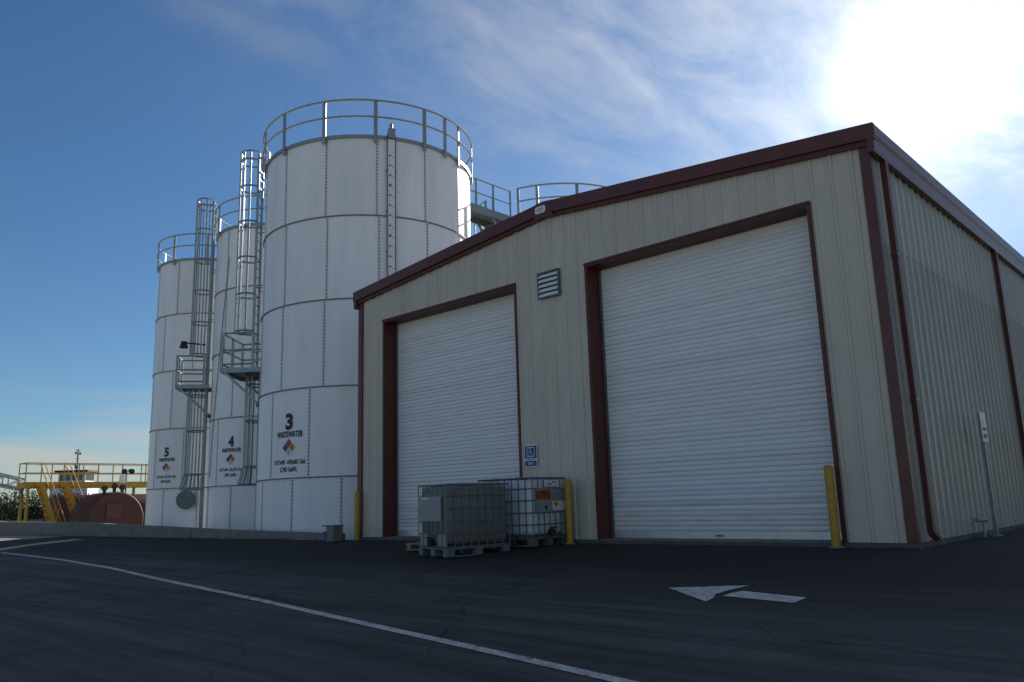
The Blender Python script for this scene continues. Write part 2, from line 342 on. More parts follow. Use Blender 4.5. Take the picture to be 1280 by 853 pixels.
# painted lane line and arrow, following the slope of the paving
def ribbon(name, pts, w, mt, dz):
    P = []
    for (x0, y0), (x1, y1) in zip(pts, pts[1:]):
        for k in range(24): t = k/24; P.append((x0+(x1-x0)*t, y0+(y1-y0)*t))
    P.append(pts[-1]); b = MB(); vs = []
    for i, p in enumerate(P):
        a = Vector(P[max(0, i-1)]); c = Vector(P[min(len(P)-1, i+1)]); d = (c-a).normalized(); nn = Vector((-d.y, d.x))*w/2
        for s in (-1, 1): q = Vector(p)+nn*s; vs.append((q.x, q.y, gz(q.y)+dz))
    b.add(vs, [(2*i, 2*i+1, 2*i+3, 2*i+2) for i in range(len(P)-1)]); return struct(ob(name, b, mt))
ribbon('lane_line', [(-23.6, -4.25), (-22.9, -4.27), (-17.88, -4.54), (-13.75, -4.92), (-10.54, -5.35), (-6.54, -5.82), (-3.25, -6.26), (-1.27, -6.52), (-.06, -6.69), (2.2, -7.0), (9, -7.7)], .10, M_RPAINT, .018)
def flat_mark(name, polys):
    b = MB()
    for p in polys: b.add([(x, y, gz(y)+.019) for x, y in p], [tuple(range(len(p)))])
    return struct(ob(name, b, M_RPAINT))
flat_mark('lane_arrow', [[(-1.40, -3.86), (-.66, -4.36), (-.67, -4.20), (-.74, -4.02), (-.70, -3.80), (-.61, -3.53)],
                         [(-.63, -4.08), (.15, -4.18), (.17, -3.94), (-.56, -3.81), (-.61, -3.93)]])

# ------------------------------------------------------------------ warehouse
BW, BD, XC = 12.192, 18.3, -6.096
DA, DWD, DH = .884, 4.293, 4.99
HE, HR, OV = 5.89, 6.47, .13
RP = .3048; RO = -.244
def roof_z(x): return HR-(HR-HE)*abs(x-XC)/(BW/2+OV)
def rib(s):
    d = abs((s-RO+RP*200+RP/2) % RP-RP/2)
    if d < .014: return .030
    if d < .034: return .030*(1-(d-.014)/.020)
    if .095 < d < .115: return .004
    return 0
def rib_breaks(s0, s1):
    bs = {round(s0, 4), round(s1, 4)}
    k0 = int((s0-RO)/RP)-2
    for k in range(k0, k0+int((s1-s0)/RP)+5):
        c = RO+k*RP
        for d in (-.1151, -.1149, -.0951, -.0949, -.034, -.014, .014, .034, .0949, .0951, .1149, .1151):
            if s0 < c+d < s1: bs.add(round(c+d, 4))
    return sorted(bs)
def panel(s0, s1, zb, zt, place, holes=()):
    """one ribbed wall sheet from s0 to s1 along the wall; zb number, zt function; holes (a, b, top)"""
    bs = rib_breaks(s0, s1)
    for a, b_, t in holes:
        for e in (a, b_):
            if s0 < e < s1: bs.append(e)
    bs = sorted(set(bs)); mb = MB()
    for a, b_ in zip(bs, bs[1:]):
        z0 = zb
        for h in holes:
            if h[0] <= (a+b_)/2 <= h[1]: z0 = h[2]
        mb.add([place(a, rib(a), z0), place(b_, rib(b_), z0), place(b_, rib(b_), zt(b_)), place(a, rib(a), zt(a))], [(0, 1, 2, 3)])
    return mb
wh = thing('warehouse_building', 'beige ribbed metal warehouse with red-brown trim and two white roll-up doors', 'warehouse')
DOORS = [(XC-DA-DWD, XC-DA, DH), (XC+DA, XC+DA+DWD, DH)]
HOLES = [(a, b, DH) for a, b, _ in DOORS]
nP = 13; ed = [-BW+.02]+[RO+RP*(3*k-39)+.034 for k in range(0, 13)]+[-.02]
ed = sorted(set([e for e in ed if -BW < e < 0]))
for i, (a, b) in enumerate(zip(ed, ed[1:])):
    off = .0015*(i % 2)
    ob('wall_panel', panel(a, b+(.01 if i < len(ed)-2 else 0), .0, lambda s: roof_z(s)-.2, lambda s, o, z: (s, -o-off, z), HOLES), M_PANEL, wh)
PE = [0.03+k*.9144 for k in range(21)]; PE[-1] = BD-.03
for i, (a, b) in enumerate(zip(PE, PE[1:])):
    off = .0015*(i % 2)
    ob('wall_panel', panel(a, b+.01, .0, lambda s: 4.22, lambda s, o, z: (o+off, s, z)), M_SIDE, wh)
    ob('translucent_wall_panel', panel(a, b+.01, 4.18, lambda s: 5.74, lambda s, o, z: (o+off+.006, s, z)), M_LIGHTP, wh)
    ob('wall_panel', panel(a, b+.01, .0, lambda s: 5.74, lambda s, o, z: (-BW-o-off, s, z)), M_PANEL, wh)
for i, (a, b) in enumerate(zip(ed, ed[1:])):
    ob('wall_panel', panel(a, b+.01, .0, lambda s: roof_z(s)-.2, lambda s, o, z: (s, BD+o+.0015*(i % 2), z)), M_PANEL, wh)
sc_ = MB()
def screw(place, s_, z):
    c = [place(s_+du, .0305 if abs(du) < .02 else 0, z+dz) for du, dz in ((-.006, -.006), (.006, -.006), (.006, .006), (-.006, .006))]; d = [place(s_+du, .036, z+dz) for du, dz in ((-.003, -.003), (.003, -.003), (.003, .003), (-.003, .003))]
    sc_.add(c+d, [(4, 5, 6, 7), (0, 1, 5, 4), (1, 2, 6, 5), (2, 3, 7, 6), (3, 0, 4, 7)])
for k in range(0, 40):
    sx_ = RO-RP*k
    for z in (.12, 2.1, 3.6, 5.12):
        if any(a-.03 < sx_ < b+.03 for a, b, _ in DOORS) and z < DH: continue
        if -BW+.15 < sx_ < -.15: screw(lambda u, o, zz: (u, -o-.001, zz), sx_, z)
for k in range(1, 59):
    for z in (.12, 2.1, 4.24, 5.3): screw(lambda u, o, zz: (o+.008, u, zz), RO+RP*k, z)
stuff(ob('cladding_screws', sc_, M_GALVD, wh))
# roof slopes
for s in (-1, 1):
    xe = XC+s*(BW/2+OV); mb = MB()
    mb.prism([(XC, HR-.03), (xe, HE-.03), (xe, HE-.09), (XC, HR-.09)], lambda u, v, k: (u, -.10 if k == 0 else BD+.1, v))
    ob('roof', mb, M_ROOF, wh)
# foundation strip and slab: a ring so that the doors keep their sill
mb = MB().box(-BW-.06, .06, -.055, BD+.06, -.30, -.004)
ob('foundation', mb, M_FOUND, wh)
# rake fascia with its lower drip, one per slope
for s in (-1, 1):
    xe = XC+s*(BW/2+OV+.02); xm = XC+s*.16
    zt = lambda x: HR-(HR-HE)*abs(x-XC)/(BW/2+OV)
    mb = MB()
    mb.prism([(xm, zt(xm)), (xe, zt(xe)), (xe, zt(xe)-.235), (xm, zt(xm)-.235)], lambda u, v, k: (u, -.135 if k == 0 else -.03, v))
    rt = ob('rake_trim', mb, M_TRIM, wh)
    mb = MB(); xe2 = XC+s*(BW/2+.03)
    mb.prism([(xm, zt(xm)-.20), (xe2, zt(xe2)-.20), (xe2, zt(xe2)-.315), (xm, zt(xm)-.315)], lambda u, v, k: (u, -.085 if k == 0 else -.036, v))
    ob('drip_edge', mb, M_FRAME, rt)
mb = MB(); zt = lambda x: HR-(HR-HE)*abs(x-XC)/(BW/2+OV)
pl = [(XC-.24, zt(XC-.24)+.004), (XC, HR+.006), (XC+.24, zt(XC+.24)+.004), (XC+.24, zt(XC+.24)-.318), (XC, HR-.318), (XC-.24, zt(XC-.24)-.318)]
mb.prism(pl, lambda u, v, k: (u, -.140 if k == 0 else -.04, v))
rc = ob('ridge_cap', mb, M_TRIM, wh)
def rrect(w, h, r, n=4):
    o = []
    for cx, cy, a in ((w/2-r, h/2-r, 0), (-w/2+r, h/2-r, 90), (-w/2+r, -h/2+r, 180), (w/2-r, -h/2+r, 270)):
        for k in range(n+1): t = R(a+90*k/n); o.append((cx+r*math.cos(t), cy+r*math.sin(t)))
    return o
mb = MB(); bx, bz = XC-.06, HR-.15
mb.prism(rrect(.27, .145, .05), lambda u, v, k: (bx+u, -.152 if k == 0 else -.1405, bz+v))
bdg = ob('maker_badge', mb, M_WHITE, rc)
mb = MB()
for i, (w_, zz_) in enumerate(((.16, .028), (.19, -.004), (.13, -.034))): mb.box(bx-w_/2, bx+w_/2, -.155, -.1525, bz+zz_-.006, bz+zz_+.006)
ob('badge_print', mb, M_GALVD, bdg)
# eave gutters with downspouts
for sx, x0 in ((1, .035), (-1, -BW-.035)):
    def gx(u): return x0+sx*u
    mb = MB(); prof = [(0, 5.46), (.085, 5.46), (.10, 5.50), (.10, 5.66), (.125, 5.70), (.125, 5.865), (.11, 5.865), (.11, 5.76), (0, 5.76)]
    mb.prism(prof, lambda u, v, k: (gx(u), -.13 if k == 0 else BD+.1, v)); g = ob('gutter', mb, M_TRIM, wh)
    for y in (.40, 6.95, 13.6):
        mb = MB(); xa, xb = sorted((gx(.01), gx(.085)))
        mb.box(xa, xb, y-.06, y+.06, .10, 5.459)
        xo = gx(.048); mb.bar((xo, y, .12), (xo+sx*.07, y-.02, .03), .07, .09)
        d_ = ob('downspout', mb, M_FRAME, wh)
        for z in (1.9, 4.0):
            ob('strap', MB().box(xa-.006, xb+.006, y-.075, y+.075, z, z+.04), M_TRIM, d_)
# corner trims
for sx, x0 in ((1, 0), (-1, -BW)):
    xa, xb = sorted((x0-sx*.11, x0+sx*.042)); mb = MB().box(xa, xb, -.046, -.002, .0, 5.66)
    xa, xb = sorted((x0-sx*.0, x0+sx*.0415)); mb.box(xa, xb, -.0018, .05, .0, 5.66)
    ob('corner_trim', mb, M_TRIM, wh)
# doors: deep reveal, head, curtain of slats
REC = .36
def slat_mesh(w, h):
    prof = [(.004, 0.0), (.002, .007), (-.016, .018), (-.022, h*.5), (-.018, h-.014), (-.006, h-.003), (.004, h)]
    b = MB(); vs = []
    for y, z in prof: vs += [(-w/2, y, z), (w/2, y, z)]
    b.add(vs, [(2*i, 2*i+1, 2*i+3, 2*i+2) for i in range(len(prof)-1)]); return b.mesh('slat', True)
M_DOORG = mat('grimy_slat', (.74, .72, .69), .45, 0, .5, .08, 3, .08, 3, (.5, 1, 4), (.34, .31, .27), .5, 2.6)
SL = slat_mesh(DWD-.09, .0815); SL.materials.append(M_DOOR); SG = SL.copy(); SG.materials.clear(); SG.materials.append(M_DOORG)
for di, (a, b, h) in enumerate(DOORS):
    fr = MB()
    for x0, x1 in ((a-.012, a+.045), (b-.045, b+.012)): fr.box(x0, x1, -.045, REC+.06, -.003, h+.012)
    fr.box(a+.0455, b-.0455, -.045, REC+.06, h-.045, h+.0118)
    fo = ob('door_frame', fr, M_FRAME, wh)
    ob('head_flashing', MB().box(a-.02, b+.02, -.062, -.0455, h-.01, h+.03), M_FRAME, fo)
    dr = MB().box(a+.05, b-.05, REC-.02, REC+.015, .012, .125)
    d = ob('roll_up_door', dr, M_ALU, wh)
    z = .125; n = int((h-.045-z)/.0815)+1
    for k in range(n): ob('slat', SG if k < 4 or (k < 9 and random.random() < .35) else SL, None, d, ((a+b)/2, REC+random.uniform(-.0025, .0025), z+k*.0815+random.uniform(-.001, .001)), (random.uniform(-.007, .007), random.uniform(-.0004, .0004), 0))
    for x0 in (a+.0505, b-.0905): ob('door_guide', MB().box(x0, x0+.04, REC-.05, REC-.024, .01, h-.05), M_GALVD, d)
    ob('backing', MB().box(a+.05, b-.05, REC+.016, REC+.03, .01, h), M_DARK, d)
    ob('handle', MB().box((a+b)/2-.06, (a+b)/2+.06, REC-.05, REC-.021, .05, .075), M_GALVD, d)
    ob('door_sill', MB().box(a+.046, b-.046, -.05, REC+.2, -.0035, .006), M_CONC, d)
# louvred vent under the ridge
vx0, vx1, vz0, vz1 = -6.37, -5.825, 4.545, 5.075
mb = MB()
mb.box(vx0, vx0+.03, -.075, -.005, vz0, vz1).box(vx1-.03, vx1, -.075, -.005, vz0, vz1).box(vx0+.0305, vx1-.0305, -.0745, -.005, vz0, vz0+.025).box(vx0+.0305, vx1-.0305, -.0745, -.005, vz1-.025, vz1)
v = ob('wall_vent', mb, M_GALVD, wh)
ob('vent_back', MB().box(vx0+.03, vx1-.03, -.034, -.031, vz0+.02, vz1-.02), M_DARK, v)
lv = MB().bar((vx0+.032, 0, 0), (vx1-.032, 0, 0), .118, .008, (0, -.80, .60)).mesh('louvre'); lv.materials.append(M_LOUVRE)
for k in range(5): ob('louvre', lv, None, v, (0, -.052, vz0+.075+k*.096))

# ------------------------------------------------------------------ storage tanks
RING = 2.438
def cyl(r, a, z): return (r*math.cos(a), r*math.sin(a), z)
def tank(name, label, loc, r, npan, offs, posts_off, rail_gap=None, number=None, lines=None, text_ang=None, tsc=1, ladder=None, gauge=None, hatch=None, deck_extra=()):
    t = thing(name, label, 'storage tank', loc, 0, 'bolted white wastewater tanks')
    st = 2*math.pi/npan; ns = max(3, int(R(26)/st*0)+4)
    mb = MB(); vs = []; z1 = RING-.012
    for i in range(ns+1):
        a = st*i/ns
        for rr, z in ((r, 0), (r, z1)): vs.append(cyl(rr, a, z))
    mb.add(vs, [(2*i, 2*i+2, 2*i+3, 2*i+1) for i in range(ns)])
    vi = [cyl(r-.02, 0, 0), cyl(r-.02, 0, z1), cyl(r-.02, st, 0), cyl(r-.02, st, z1)]
    pm = mb.mesh('shell_panel', True); pm.materials.append(M_TANK)
    sm = MB()
    for i in range(1): sm.bar((r+.001, 0, .03), (r+.001, 0, RING-.05), .008, .022, (0, 1, 0))
    sm = sm.mesh('seam_strip'); sm.materials.append(M_SEAM)
    bo = MB()
    for k in range(5):
        for j in range(npan):
            a = R(offs[k])+j*st
            ob('shell_panel', pm, None, t, (0, 0, k*RING+.006), a)
            ob('seam_strip', sm, None, t, (0, 0, k*RING), a)
            for q in range(24):
                z = k*RING+.07+q*(RING-.14)/23
                for da in (-.028, .028):
                    aa = a+da/r; c = Vector(cyl(r+.008, aa, z)); e = Vector((-math.sin(aa), math.cos(aa), 0))*.011; u = Vector((0, 0, .011)); nn = Vector((math.cos(aa), math.sin(aa), 0))*.014
                    bo.add([c-e-u, c+e-u, c+e+u, c-e+u, c-e*.6-u*.6+nn, c+e*.6-u*.6+nn, c+e*.6+u*.6+nn, c-e*.6+u*.6+nn], [(4, 5, 6, 7), (0, 1, 5, 4), (1, 2, 6, 5), (2, 3, 7, 6), (3, 0, 4, 7)])
    stuff(ob('bolts', bo, M_BOLT, t))
    ch = MB().lathe([(r-.01, -.016), (r+.03, -.016), (r+.03, .016), (r-.01, .016)], 72).mesh('ring_joint', True); ch.materials.append(M_CHIME)
    for k in range(1, 5): ob('ring_joint', ch, None, t, (0, 0, k*RING))
    H = 5*RING
    ob('base_ring', MB().lathe([(r-.01, 0), (r+.07, 0), (r+.07, .03), (r-.01, .03)], 72), M_GALVD, t)
    ob('roof_deck', MB().lathe([(r+.02, H-.01), (r-.1, H+.02), (.3, H+.38), (0, H+.38)], 48, ), M_TANK, t, smooth=True)
    ob('rim_angle', MB().lathe([(r+.004, H-.085), (r+.06, H-.085), (r+.06, H+.012), (r+.004, H+.012)], 72), M_GALV, t)
    # guardrail: two rails on posts bolted outside the rim
    def arc(rr, z, g):
        if g: a0, a1 = R(g[1]), R(g[0])+2*math.pi
        else: a0, a1 = 0, 2*math.pi
        n = 84; return [cyl(rr, a0+(a1-a0)*i/n, z) for i in range(n+(1 if g else 0))]
    rr = r+.10; gr = MB()
    for z, w in ((H+1.07, .034), (H+.55, .030)): gr.tube(arc(rr, z, rail_gap), w, 6, closed=not rail_gap)
    g = ob('guardrail', gr, M_GALV, t, smooth=True)
    pmesh = MB().box(r+.061, r+.0965, -.055, .055, H-.24, H+1.09).mesh('rail_post'); pmesh.materials.append(M_GALV)
    angs = [posts_off+360/npan*j for j in range(npan)]
    if rail_gap: angs = [a for a in angs if not (rail_gap[0]-4 < ((a+180) % 360-180) < rail_gap[1]+4)]+[rail_gap[0], rail_gap[1]]
    for a in angs+list(deck_extra): ob('rail_post', pmesh, None, g, (0, 0, 0), R(a))
    # lettering on the shell
    if number:
        ta = R(text_ang); rt = r+.007
        def place(me, zc, nm, mt, part=None, x0=0):
            warp(me, lambda x, y: cyl(rt, ta+(x+x0)/rt, zc+y)); me.materials.append(mt); return ob(nm, me, mt, part or t)
        zt = loc[2]
        zs = [3.05, 2.70, 2.34, 1.935, 1.735] if tsc == 1 else [3.13, 2.82, 2.49, 2.12, 1.93]
        place(text_mesh(number, .46*tsc, .285*tsc, .05), zs[0]-zt, 'tank_number', M_BLACK)
        place(text_mesh('WASTEWATER', .175*tsc, 1.0*tsc, .036), zs[1]-zt, 'lettering', M_BLACK)
        place(text_mesh(lines[0], .15*tsc, 1.22*tsc, .03), zs[3]-zt, 'lettering', M_BLACK)
        place(text_mesh(lines[1], .15*tsc, .66*tsc, .03), zs[4]-zt, 'lettering', M_BLACK)
        s = .125*tsc; e = .94
        for nm, mt, dx, dz, dig, dm in (('red_diamond', M_RED, 0, 1, None, None), ('blue_diamond', M_BLUE, -1, 0, None, None), ('yellow_diamond', M_YEL, 1, 0, '0', M_BLACK), ('white_diamond', M_WHITE, 0, -1, '0', M_BLACK)):
            o_ = place(mesh_poly([[(0, -s*e), (s*e, 0), (0, s*e), (-s*e, 0)]]), zs[2]-zt+dz*s, nm, mt, None, dx*s)
            rt = r+.011
            if dig: place(text_mesh(dig, .10*tsc, .062*tsc, .02), zs[2]-zt+dz*s, 'digit', dm, o_, dx*s)
            rt = r+.007
    if gauge:
        ga = R(gauge); gb = MB()
        e = Vector((-math.sin(ga), math.cos(ga), 0)); nn = Vector((math.cos(ga), math.sin(ga), 0))
        def GP(x, d, z): return nn*(r+d)+e*x+Vector((0, 0, z))
        gb.bar(GP(0, .085, .5), GP(0, .085, H-.1), .20, .016, nn)
        go = ob('level_gauge_board', gb, M_WHITE, t)
        for sx in (-1, 1): ob('gauge_rail', MB().bar(GP(sx*.118, .075, .45), GP(sx*.118, .075, H+.05), .022, .05, nn), M_GALVD, go)
        tk = MB().box(-.06, .0, -.0, .004, -.05, .05).mesh('gauge_mark'); 
        for k in range(1, 39):
            z = k*.3048
            c = GP(0, .0945, z); mk = MB().bar(GP(-.075, .0945, z), GP(-.005, .0945, z), .003, .05 if k % 5 else .09, (0, 0, 1))
            mk.bar(GP(.02, .0945, z-.05), GP(.085, .0945, z-.05), .003, .014, (0, 0, 1)); ob('gauge_mark', mk, M_GALVD, go)
            if k % 4 == 0: ob('bracket', MB().bar(GP(-.16, .045, z+.15), GP(.16, .045, z+.15), .05, .03, (0, 0, 1)), M_GALV, go)
        hd = MB().bar(GP(0, .09, H-.08), GP(0, .09, H+.22), .20, .16, nn).tube([GP(0, .10, H+.2), GP(0, .10, H+.36), GP(0, -.15, H+.42)], .045, 8)
        ob('gauge_head', hd, M_GALV, go)
    if hatch:
        ha, hz, hr = R(hatch[0]), hatch[1]-loc[2], hatch[2]
        nn = Vector((math.cos(ha), math.sin(ha), 0)); e = Vector((-math.sin(ha), math.cos(ha), 0)); c = nn*(r-.03)+Vector((0, 0, hz))
        hb = MB().tube([c, c+nn*.20], hr*.86, 28).tube([c+nn*.16, c+nn*.225], hr, 28)
        h_ = ob('manway', hb, M_HATCH, t)
        bl = MB()
        for k in range(20): a = 2*math.pi*k/20; p = c+nn*.225+(e*math.cos(a)+Vector((0, 0, 1))*math.sin(a))*hr*.9; bl.tube([p, p+nn*.03], .018, 6)
        stuff(ob('manway_bolts', bl, M_GALVD, h_))
        ob('davit', MB().tube([c+nn*.26+e*hr*1.05+Vector((0, 0, -hr)), c+nn*.26+e*hr*1.05+Vector((0, 0, hr*1.15)), c+nn*.27+Vector((0, 0, hr*1.15))], .022, 6), M_GALVD, h_)
    if ladder:
        la, cage_top, plat_z, cage_bot, side, SO = ladder
        la = R(la); nn = Vector((math.cos(la), math.sin(la), 0)); e = Vector((-math.sin(la), math.cos(la), 0)); Z = Vector((0, 0, 1))
        zt = loc[2]; ct, pz, cb_ = cage_top-zt, plat_z-zt, cage_bot-zt
        def LP(x, d, z): return nn*(r+d)+e*x+Z*z
        def run(z0, z1, x, cz0, cz1, flare, cd=.42):
            lad = MB()
            for s in (-1, 1): lad.bar(LP(x+s*.21, SO, z0), LP(x+s*.21, SO, z1), .035, .075, nn)
            l_ = ob('ladder', lad, M_GALV, t)
            rg = MB().tube([LP(x-.21, SO, 0), LP(x+.21, SO, 0)], .017, 5).mesh('rung'); rg.materials.append(M_GALV)
            k = z0+.25
            while k < z1-.02: ob('rung', rg, None, l_, (0, 0, k)); k += .305
            k = z0+.6
            while k < min(z1, H-.3):
                sb = MB()
                for s in (-1, 1): sb.bar(LP(x+s*.21, 0.0, k), LP(x+s*.21, SO, k), .05, .012)
                ob('standoff_bracket', sb, M_GALVD, l_); k += 2.0
            def hoop(z, ex=0):
                pts = [LP(x-.23, SO, z)]
                for q in range(13): a = math.pi*q/12; pts.append(LP(x-(.36+ex)*math.cos(a), SO+.24+(cd+ex)*math.sin(a) if 0 < q < 12 else SO+.22, z))
                pts.append(LP(x+.23, SO, z)); return pts
            cg = MB(); top = hoop(cz1); bot = hoop(cz0)
            zf = cz0+(.55 if flare else 0); mid = hoop(zf); fl = hoop(cz0, .14 if flare else 0)
            for q in (1, 3, 5, 7, 9, 11, 13):
                if flare: cg.bar(fl[q], mid[q], .016, .062, nn)
                cg.bar(mid[q], top[q], .014, .05, nn)
            c_ = ob('ladder_cage', cg, M_GALV, t)
            nh = max(2, int((cz1-zf)/1.1)); hz_ = [zf+(cz1-zf)*i/nh for i in range(nh+1)]+[cz1-.28]
            for z in hz_:
                ob('cage_hoop', MB().tube(hoop(z), .03, 5), M_GALV, c_)
            if flare: ob('cage_hoop', MB().tube(fl, .024, 5), M_GALV, c_)
        run(pz, ct-.05, .0, pz+1.2, ct, False)
        run(.35, pz+.05, side, cb_, pz-.12, True, .42 if side == 0 else .26)
        # rest platform
        pa, pb = sorted((-.5+min(0, side), .5+max(0, side)))
        fl = MB()
        fl.bar(LP((pa+pb)/2, .10, pz-.04), LP((pa+pb)/2, 1.22, pz-.04), pb-pa, .05)
        p_ = ob('rest_platform', fl, M_GALVD, t)
        for x in (pa, pb): ob('edge_beam', MB().bar(LP(x, .02, pz-.09), LP(x, 1.24, pz-.09), .05, .15), M_GALV, p_)
        ob('edge_beam', MB().bar(LP(pa, 1.23, pz-.09), LP(pb, 1.23, pz-.09), .05, .15), M_GALV, p_)
        for x, d in ((pa, .25), (pa, 1.22), (pb, .25), (pb, 1.22), ((pa+pb)/2, 1.22)): ob('rail_post', MB().bar(LP(x, d, pz-.16), LP(x, d, pz+1.1), .07, .07, nn), M_GALV, p_)
        for z in (pz+1.08, pz+.55, pz+.1):
            ob('platform_rail', MB().tube([LP(pa, .25, z), LP(pa, 1.22, z), LP(pb, 1.22, z), LP(pb, .25, z)], .032, 6), M_GALV, p_)
        for x in (pa, pb): ob('knee_brace', MB().bar(LP(x, 1.1, pz-.16), LP(x, .06, pz-1.15), .07, .07), M_GALV, p_)
        ob('shell_bracket', MB().bar(LP(pa-.1, .04, pz-1.2), LP(pb+.1, .04, pz-1.2), .08, .12), M_GALVD, p_)
    return t
A3, A4 = 360/14, 36
o3 = [-75.3, -91.9, -84.8, -83.9, -85.0]
tank('storage_tank', 'tallest-looking white bolted tank, lettered 3 WASTEWATER, beside the warehouse', (-16.655, 3.613, -.937), 3.283, 14, o3, -34.4, (75, 105), '3', ("21'6\"x40' -109,682 Gal.", '2,742 Gal/Ft.'), -78.3, 1,
     ladder=(-138, 12.3, 5.04, 1.48, -.8, .36), gauge=-26.6, deck_extra=(5,))
T4 = tank('storage_tank', 'white bolted tank lettered 4 WASTEWATER, in the middle of the row', (-24.443, 4.911, -.878), 2.345, 10, [-67.6, -87.2, -70, -82.4, -82.4], -100, None, '4', ("15'5\"x40' -55,576 Gal.", '1,389 Gal/Ft.'), -69.3, .88,
     ladder=(-125, 12.95, 5.43, 1.51, 0, .2))
tank('storage_tank', 'white bolted tank lettered 5 WASTEWATER, leftmost in the row', (-30.447, 5.195, -.791), 2.345, 10, [-69.3, -85.3, -65, -80, -64.1], -106, None, '5', ("15'5\"x40' -55,576 Gal.", '1,389 Gal/Ft.'), -67.8, .84,
     hatch=(-43, 1.17, .38))
tank('storage_tank', 'white tank behind the warehouse roof ridge, only its railed rim showing', (-16.5, 13.0, -.937), 3.283, 14, [0, 8, 3, 11, 5], -62, (-105, -75))
tank('storage_tank', 'unseen white tank added in the second row behind tanks 3 and 4 to block sun', (-24.4, 13.0, -.937), 3.283, 14, [0, 8, 3, 11, 5], -62)  # added, hidden from the camera: keeps a sun strip off the paving
# catwalk between the roofs of two tanks
cw = thing('catwalk', 'short galvanised catwalk bridging the rims of two big white tanks', 'catwalk', (-16.45, 6.96, 11.25))
LC = 2.72
ob('deck', MB().box(-.42, .42, -.12, LC+.1, -.06, -.02), M_GALVD, cw)
for s in (-1, 1):
    ob('side_channel', MB().box(min(s*.43, s*.48), max(s*.43, s*.48), -.12, LC+.1, -.22, .06), M_GALV, cw)
    rl = MB()
    for z in (1.06, .54): rl.tube([(s*.46, -.05, z), (s*.46, LC+.05, z)], .024, 6)
    hr_ = ob('handrail', rl, M_GALV, cw)
    for y in (.0, .9, 1.8, LC): ob('rail_post', MB().bar((s*.46, y, .0), (s*.46, y, 1.08), .05), M_GALV, hr_)
for y in (.5, 2.2): ob('cross_beam', MB().box(-.45, .45, y, y+.08, -.36, -.23), M_GALVD, cw)
for s in (-1, 1): ob('brace', MB().bar((s*.4, LC-.05, -1.1), (s*.4, LC-.9, -.25), .06), M_GALV, cw)

# ------------------------------------------------------------------ containment wall
cwl = thing('containment_wall', 'low grey concrete containment wall in front of the white tanks', 'wall', (-12.45, -.42, -.9))
tops = [(-12.47, .09), (-17, .16), (-19.8, .22), (-23.1, .30), (-28.7, .43), (-38, .50)]
for (xa, za), (xb, zb_) in zip(tops, tops[1:]):
    mb = MB(); X, Y, Zo = 12.45, .42, .9
    y0, y1 = -.42+Y, -.20+Y
    mb.add([(xa+X-.006, y0, -.1), (xb+X+.006, y0, -.1), (xb+X+.006, y1, -.1), (xa+X-.006, y1, -.1), (xa+X-.006, y0, za+Zo), (xb+X+.006, y0, zb_+Zo), (xb+X+.006, y1, zb_+Zo), (xa+X-.006, y1, za+Zo)],
           [(3, 2, 1, 0), (4, 5, 6, 7), (0, 1, 5, 4), (1, 2, 6, 5), (2, 3, 7, 6), (3, 0, 4, 7)])
    ob('wall_section', mb, M_CONC, cwl)
for (p, q) in (((-38.02, -.31), (-45, 1.4)), ((-45.02, 1.4), (-52, 3.1)), ((-52, 3.12), (-52, 18)), ((-51.8, 18), (-12.6, 18))):
    ob('wall_section', MB().bar((p[0]+12.45, p[1]+.42, .66), (q[0]+12.45, q[1]+.42, .66), .22, 1.48), M_CONC, cwl)
# small concrete utility box by the building corner
ub = thing('utility_box', 'small grey concrete utility box beside the yellow post at the warehouse corner', 'utility box', (-12.36, -.62, gz(-.62)+.012))
b_ = MB().box(-.08, .20, -.13, .13, 0, .33); ob('box_body', b_, M_CONC, ub)
ob('lid', MB().box(-.22, .22, -.15, .15, .332, .36), M_GALVD, ub)
ob('valve', MB().tube([(-.15, -.08, 0), (-.15, -.08, .22)], .035, 8).tube([(-.15, -.08, .18), (-.22, -.08, .18)], .04, 8), M_BLUE, ub)

# ------------------------------------------------------------------ bollards
def bollard(x, y, h, label):
    t = thing('bollard', label, 'bollard', (x, y, gz(y)+.012), 0, 'yellow steel bollards at the roll-up doors')
    ob('post', MB().lathe([(0, 0), (.062, 0), (.062, h-.03), (.05, h-.008), (.02, h), (0, h)], 20), M_YPAINT, t, smooth=True)
    ob('concrete_collar', MB().lathe([(0.063, 0), (.11, 0), (.10, .015), (.063, .02)], 20), M_CONC, t)
bollard(-1.0, -.17, 1.13, 'yellow bollard at the right edge of the large right-hand roll-up door')
bollard(-5.66, -.27, 1.13, 'yellow bollard next to the clean white tote, between the two doors')
bollard(-12.08, -.16, 1.12, 'yellow bollard at the far left corner of the warehouse')

